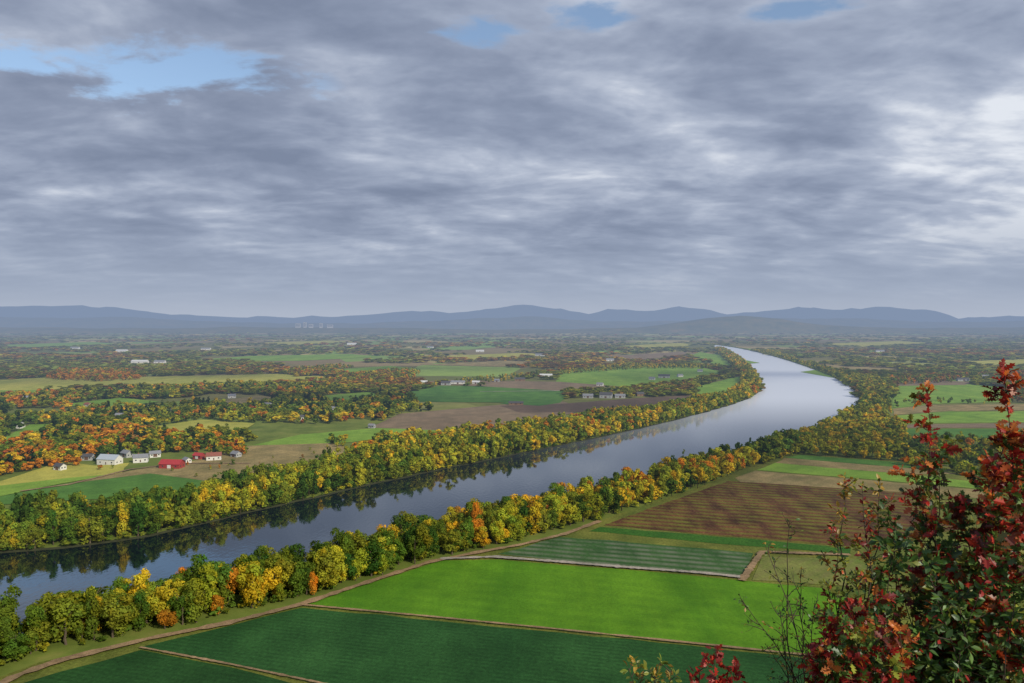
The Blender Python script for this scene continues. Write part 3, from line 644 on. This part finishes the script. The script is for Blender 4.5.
bulk([T[i] for i in rest if HH[i]<=8 and dist[i]<1200],110,0.12,4,nb=8); bulk([T[i] for i in rest if HH[i]<=8 and dist[i]>=1200],40,0.2,4,nb=8); rest=[i for i in rest if HH[i]>8]
bulk([T[i] for i in rest if dist[i]<750],700,0.07,8,True,nb=16)
bulk([T[i] for i in rest if 750<=dist[i]<1100],340,0.10,8,True,nb=12)
bulk([T[i] for i in rest if 1100<=dist[i]<1700],180,0.13,8,nb=10,soft=.08)
bulk([T[i] for i in rest if dist[i]>=1700],70,0.20,6,nb=8,soft=.15,var=.12)
bulk(con,180,0.11,3,False,'cone',10)
nf=30000
fx=R.uniform(-160,1184,nf); fy=R.uniform(328.5,399,nf)
ok=np.ones(nf,bool)
for e in excl: ok&=~inpoly(fx,fy,e)
FX,FY=Garr(fx,fy); dd=np.hypot(FX,FY)
for h in houses:
    hx,hy=G(h[0],h[1]); d0=math.hypot(hx,hy); al=(FX*hx+FY*hy)/d0-d0; ac=np.abs(-FX*hy+FY*hx)/d0
    ok&=~((ac<h[3]*.6+8)&(al<15)&(al>-(60 if d0<2500 else 220)))
f1=fnoise(FX,FY,260)+0.6*fnoise(FX,FY,90); ok&=(f1>-0.7)
f2=fnoise(FX+999,FY,420)
sel=[]
cA=pick({'G1':.5,'G2':4,'OL':5,'BR':2.5,'YG':3},nf); cB=pick({'BR':4,'R':.6,'O':2,'OL':3,'Y':1.4},nf); cC=np.where((f2>0.7),cB,cA)
for i in np.where(ok)[0]:
    c=cC[i]
    h=R.uniform(9,16); sz=max(R.uniform(.9,1.3),(6+dd[i]*0.0022)*R.uniform(0.9,1.4)/(0.3*h))
    sel.append((FX[i],FY[i],h,min(sz,6),c,dd[i]))
bulk([s for s in sel if s[5]<2600],50,0.20,6,nb=7,var=.12,soft=.2)
bulk([s for s in sel if s[5]>=2600],22,0.32,6,nb=5,var=.08,soft=.35)
V=np.concatenate(VV); C=np.concatenate(CC)
me=npmesh('woodland',V,np.arange(len(V)).reshape(-1,4),C); me.materials.append(LM)
wd=bpy.data.objects.new('woodland',me); COL.objects.link(wd); wd['kind']='stuff'; wd['label']='autumn woodland spreading across the valley floor'; wd['category']='woodland'
# ------------------------------------------------------------ houses
BM={'white':simplemat('white_siding',(0.58,0.58,0.56),.7,.1),'grey':simplemat('grey_siding',(0.33,0.34,0.35),.8,.1),'redw':simplemat('red_boards',(0.28,0.04,0.035),.8,.2),'tanw':simplemat('brown_boards',(0.2,0.13,0.08),.8,.15)}
RM={'grey':simplemat('grey_shingles',(0.19,0.20,0.23),.85,.15),'greyblue':simplemat('metal_roof',(0.33,0.38,0.45),.45,.08),'red':simplemat('red_roof',(0.33,0.035,0.04),.7,.15),'redbrown':simplemat('rust_roof',(0.22,0.08,0.06),.7,.15),'white':simplemat('pale_metal_roof',(0.5,0.51,0.53),.5,.06),'dark':simplemat('dark_shingles',(0.07,0.07,0.08),.85,.15)}
GLASS=simplemat('window_glass',(0.03,0.04,0.05),.15,.1,spec=.8); DOORM=simplemat('door_paint',(0.12,0.07,0.05),.6,.1); BRICK=simplemat('chimney_brick',(0.25,0.1,0.07),.9,.2)
def box(name,x0,x1,y0,y1,z0,z1,mat,par):
    v=[(x,y,z) for z in (z0,z1) for y in (y0,y1) for x in (x0,x1)]
    return mkobj(name,v,[(0,1,3,2),(4,6,7,5),(0,4,5,1),(2,3,7,6),(0,2,6,4),(1,5,7,3)],mat,par)
for (hx,hy,wd_,ln,ht,rot,wl,rf_,lab) in houses:
    x,y=G(hx,hy); e=bpy.data.objects.new('farm_building' if ('barn' in lab or 'shed' in lab or 'building' in lab or 'warehouse' in lab) else 'house',None); COL.objects.link(e)
    e.location=(x,y,1.0); e.rotation_euler=(0,0,rot); e['label']=lab+(' in the valley' if len(lab.split())<4 else ''); e['category']='barn' if 'barn' in lab or 'shed' in lab else ('house' if 'house' in lab and 'warehouse' not in lab else 'building'); e['group']='farm and village buildings'
    a=wd_/2;b=ln/2; rh=wd_*0.34
    v=[(-a,-b,-1),(a,-b,-1),(a,b,-1),(-a,b,-1),(-a,-b,ht),(a,-b,ht),(a,b,ht),(-a,b,ht),(0,-b,ht+rh),(0,b,ht+rh)]
    mkobj('wall',v,[(0,1,5,8,4),(2,3,7,9,6),(1,2,6,5),(3,0,4,7)],BM[wl],e)
    o=.6; th=.25; s=rh/a
    rv=[];rfc=[]
    for sg in (-1,1):
        q=len(rv); rv+= [(0,-b-o,ht+rh+.05),(sg*(a+o),-b-o,ht-o*s+.05),(sg*(a+o),b+o,ht-o*s+.05),(0,b+o,ht+rh+.05)]
        rv+= [(p[0],p[1],p[2]+th) for p in rv[q:q+4]]
        rfc+= [(q,q+1,q+2,q+3),(q+4,q+7,q+6,q+5),(q,q+4,q+5,q+1),(q+1,q+5,q+6,q+2),(q+2,q+6,q+7,q+3)]
    ro=mkobj('roof',rv,rfc,RM[rf_],e)
    isbarn=e['category']!='house'
    if not isbarn: box('chimney',a*.25,a*.25+.9,b*.3,b*.3+.9,ht+rh*.5,ht+rh+1.3,BRICK,ro)
    dw,dh=(2.0,3.2) if isbarn else (.6,2.1); dh=min(dh,ht-.2)
    box('door',-a-.08,-a-.003,-dw,dw,-.3,dh,DOORM if wl!='redw' else BM['white'],e)
    for sx in (-1,1):
        for yy in (-b*.65,b*.62):
            box('window',sx*a+(.003 if sx>0 else -.08),sx*a+(.08 if sx>0 else -.003),yy-.8,yy+.8,1.2,2.5,GLASS,e)
    for xx in (-a*.45,a*.45):
        box('window',xx-.7,xx+.7,-b-.08,-b-.003,1.2,2.5,GLASS,e)
CON=simplemat('concrete',(0.5,0.48,0.46),.8,.1,0.1)
for (tx,hh,ww) in ((299,62,70),(306,80,40),(312,52,60),(322,66,40),(331,46,80)):
    X_=(tx-512)/F*10400; z0=82
    e=bpy.data.objects.new('tower_block',None); COL.objects.link(e); e.location=(X_,10350,z0-15); e['label']='distant pale tower block on low wooded rise'; e['category']='tower block'; e['group']='distant tower blocks'
    box('wall',-ww/2,ww/2,-12,12,0,hh,CON,e)
    box('roof',-ww/2-1,ww/2+1,-13,13,hh+.01,hh+2,RM['grey'],e)
    for k in range(4):
        z=20+k*(hh-25)/4; box('window',-ww/2+3,ww/2-3,-12.6,-12.01,z,z+(hh-25)/8,GLASS,e)
# ------------------------------------------------------------ foreground shrubs
OL_=leafmat('shrub_leaf',False,0.42); TW=simplemat('twig_bark',(0.06,0.045,0.035),.85,.3,30,False)
leafout=np.array([(0,0),(0.12,0.10),(0.22,0.30),(0.32,0.12),(0.48,0.38),(0.58,0.14),(0.76,0.26),(0.84,0.08),(1.0,0.0)])
def shrub(name,label,base,stems,leafcols,lsize,ldens,spread,seed,side=10,lstart=0.3,lobed=True,twiglen=.35,topcols=None,topz=1e9):
    r=random.Random(seed); V=[];Q=[];LV=[];LF=[];LC=[]
    def tube(pts,r0,r1):
        b=len(V); k=5; n=len(pts)
        for j,p in enumerate(pts):
            ra=r0+(r1-r0)*j/(n-1); d=(pts[min(j+1,n-1)]-pts[max(j-1,0)]).normalized(); u=d.orthogonal().normalized(); w_=d.cross(u)
            for i in range(k):
                a=6.283*i/k; V.append(p+(u*math.cos(a)+w_*math.sin(a))*ra)
        for j in range(n-1):
            for i in range(k): Q.append((b+j*k+i,b+j*k+(i+1)%k,b+(j+1)*k+(i+1)%k,b+(j+1)*k+i))
    def leaf(p,d,s,c):
        n=(Vector((r.uniform(-1,1),r.uniform(-1,1),r.uniform(.0,1.2)))).normalized()
        d=d.normalized(); sdv=d.cross(n).normalized(); n=sdv.cross(d)
        droop=r.uniform(-.35,.1); fold=r.uniform(.05,.35); b=len(LV)
        out=leafout if lobed else np.array([(0,0),(.15,.1),(.35,.24),(.6,.24),(.85,.1),(1,0)])
        m_=len(out)
        for (t_,ww) in out: LV.append(p+d*t_*s+n*(droop*t_*t_*s))
        for sg in (-1,1):
            for (t_,ww) in out[1:-1]: LV.append(p+d*t_*s+sdv*sg*ww*s+n*(droop*t_*t_+fold*ww)*s)
        for q,sg in enumerate((0,1)):
            o=b+m_+q*(m_-2)
            for j in range(m_-1):
                a0,a1=b+j,b+j+1
                if j==0: f=(a0,o,a1)
                elif j==m_-2: f=(a0,o+j-1,a1)
                else: f=(a0,o+j-1,o+j,a1)
                if sg: f=f[::-1]
                LF.append(f)
        LC.extend([c]*(len(LV)-b))
    bc=[leafcols[0]]
    def cols(p): return topcols if (topcols and p.z>topz+r.gauss(0,.2)) else leafcols
    def leaves_on(pts,dens,startf):
        L=sum((pts[i+1]-pts[i]).length for i in range(len(pts)-1)); n=int(L*dens*(1-startf))+1
        for _ in range(n):
            s=startf+(1-startf)*r.random()**.8; f=s*(len(pts)-1); j=min(int(f),len(pts)-2); p=pts[j].lerp(pts[j+1],f-j)
            ax=(pts[j+1]-pts[j]).normalized(); d=ax*.6+Vector((r.gauss(0,1),r.gauss(0,1),r.gauss(-.1,.8)))*.6
            c=r.choice(cols(p)) if r.random()<.4 else bc[0]; k=r.uniform(.55,1.45)
            leaf(p+d*0.01,d,lsize*r.uniform(.55,1.2),(c[0]*k,c[1]*k,c[2]*k))
    def wander(a,b,n,amp):
        pts=[]
        L=(b-a).length
        o=Vector((r.gauss(0,1),r.gauss(0,1),r.gauss(0,.5)))*amp*L
        for j in range(n+1):
            s=j/n; pts.append(a.lerp(b,s)+o*math.sin(s*math.pi)+Vector((r.gauss(0,1),r.gauss(0,1),r.gauss(0,1)))*amp*.15*L*(s*(1-s)*4))
        return pts
    for tip in stems:
        pts=wander(base+Vector((r.gauss(0,.05),r.gauss(0,.05),0)),tip,12,.06)
        L=(tip-base).length; sd_=side
        tube(pts,.003+.0035*L,.0018)
        bc[0]=r.choice(cols(pts[-1])); leaves_on(pts[-3:],ldens,0)
        for k in range(sd_):
            f=lstart+(1-lstart)*(k+r.random())/sd_; f=min(f,.98)*12; j=int(f); p=pts[j].lerp(pts[j+1],f-j)
            up=(pts[j+1]-pts[j]).normalized(); bl=spread*(1.12-f/12)*r.uniform(.6,1.3)+.06
            q=p+(up*.5+Vector((r.gauss(0,1),r.gauss(0,1),r.gauss(.25,.4))).normalized()).normalized()*bl
            bc[0]=r.choice(cols(q))
            bp=wander(p,q,5,.08); tube(bp,.0035,.0012); leaves_on(bp,ldens,.2)
            for _ in range(3):
                jj=r.randint(1,4); q2=bp[jj]+((bp[jj+1]-bp[jj]).normalized()*.7+Vector((r.gauss(0,1),r.gauss(0,1),r.gauss(0,.6))).normalized()*.8).normalized()*twiglen*bl*r.uniform(.5,1.4)
                tp=wander(bp[jj],q2,3,.08); tube(tp,.0016,.0007); leaves_on(tp,ldens,.1)
    e=bpy.data.objects.new(name,None); COL.objects.link(e); e.location=base; e['label']=label; e['category']='shrub'
    o1=mkobj('stem',[v-base for v in V],Q,TW,e,True)
    if LV:
        me=bpy.data.meshes.new('foliage'); me.from_pydata([tuple(v-base) for v in LV],[],LF); a=me.color_attributes.new('tint','FLOAT_COLOR','POINT')
        c=np.ones((len(LV),4),np.float32); c[:,:3]=np.array(LC); a.data.foreach_set('color',c.ravel()); me.materials.append(OL_); me.update()
        o2=bpy.data.objects.new('foliage',me); COL.objects.link(o2); o2.parent=e
def onhill(x,y): return Vector((x,y,hillz(x,y)-.05))
RED=[(.30,.02,.014),(.42,.04,.022),(.18,.016,.014),(.44,.10,.03),(.55,.18,.04),(.13,.03,.018)]
GRN=[(.07,.15,.03),(.10,.19,.038),(.045,.10,.024)]
YGN=[(.26,.29,.04),(.16,.21,.03),(.38,.24,.04)]
OLV=[(.16,.17,.03),(.12,.13,.03)]
shrub('oak_sapling','red oak sapling with dark crimson autumn leaves',onhill(3.45,5.0),[D3(1003,368,5.0),D3(1035,430,4.8),D3(1010,430,4.9),D3(985,460,4.9),D3(960,500,5.1),D3(1045,490,4.6),D3(985,540,4.7),D3(1030,550,4.6),D3(965,580,4.8),D3(940,600,4.8),D3(1000,600,4.6),D3(1020,640,4.6),D3(960,650,4.7),D3(1005,510,5.2),D3(1015,470,5.2)],GRN*2+OLV+RED[:6],.072,74,.45,1,32,.18,True,.35,RED*3+GRN[:1]+OLV,148.95)
shrub('oak_sapling','slender red oak sapling with scarlet leaf tips',onhill(2.9,5.2),[D3(926,388,5.2),D3(908,455,5.2),D3(945,440,5.3),D3(895,515,5.1),D3(930,500,5.0),D3(965,500,5.2),D3(950,560,5.2),D3(915,580,5.1),D3(880,570,5.1),D3(900,620,5.0)],GRN*2+OLV+RED[:5]+YGN[:1],.065,60,.33,2,25,.24,True,.35,[RED[1],RED[3],RED[4],RED[0]]+OLV[:1],148.95)
shrub('leafy_shrub','leafy green shrub with yellowing leaves',onhill(2.75,4.7),[D3(895,545,4.6),D3(925,560,4.6),D3(955,585,4.6),D3(885,600,4.6),D3(930,620,4.5),D3(985,580,4.5),D3(1015,600,4.4),D3(905,645,4.5),D3(960,650,4.4),D3(870,650,4.5)],GRN*3+YGN[:2]+RED[:1],.06,74,.36,3,20,.25,False)
shrub('thin_shrub','thin shrub with sparse yellow-green leaves',onhill(2.55,5.2),[D3(845,475,5.2),D3(862,485,5.2),D3(880,480,5.2),D3(838,535,5.1),D3(855,570,5.1),D3(875,530,5.1),D3(890,560,5.1),D3(830,590,5.1)],YGN*2+GRN+RED[1:4],.045,62,.33,4,20,.28,False)
shrub('bare_shrub','bare twiggy shrub with only a few leaves',onhill(2.2,5.0),[D3(765,545,5.0),D3(790,520,5.0),D3(742,600,5.0),D3(800,570,5.0),D3(780,610,5.0),D3(815,600,5.0)],YGN+GRN,.03,13,.42,5,18,.3,False)
shrub('oak_sapling','low red oak shrub with crimson leaves',onhill(2.3,4.4),[D3(835,620,4.4),D3(855,620,4.4),D3(818,650,4.4),D3(875,595,4.4),D3(845,655,4.3),D3(900,630,4.3),D3(870,640,4.3),D3(830,670,4.3)],RED+GRN[:2]+YGN[:1],.064,84,.27,6,18,.28)
shrub('oak_sapling','small dark red oak shrub',onhill(1.3,4.6),[D3(716,648,4.6),D3(735,662,4.6),D3(700,668,4.6)],RED[:3],.06,40,.11,7,10,.5)
shrub('leafy_shrub','small yellow-green leafy shrub',onhill(0.85,4.6),[D3(628,668,4.6),D3(655,675,4.6),D3(672,668,4.6),D3(690,690,4.6)],YGN,.05,50,.14,8,10,.5,False)
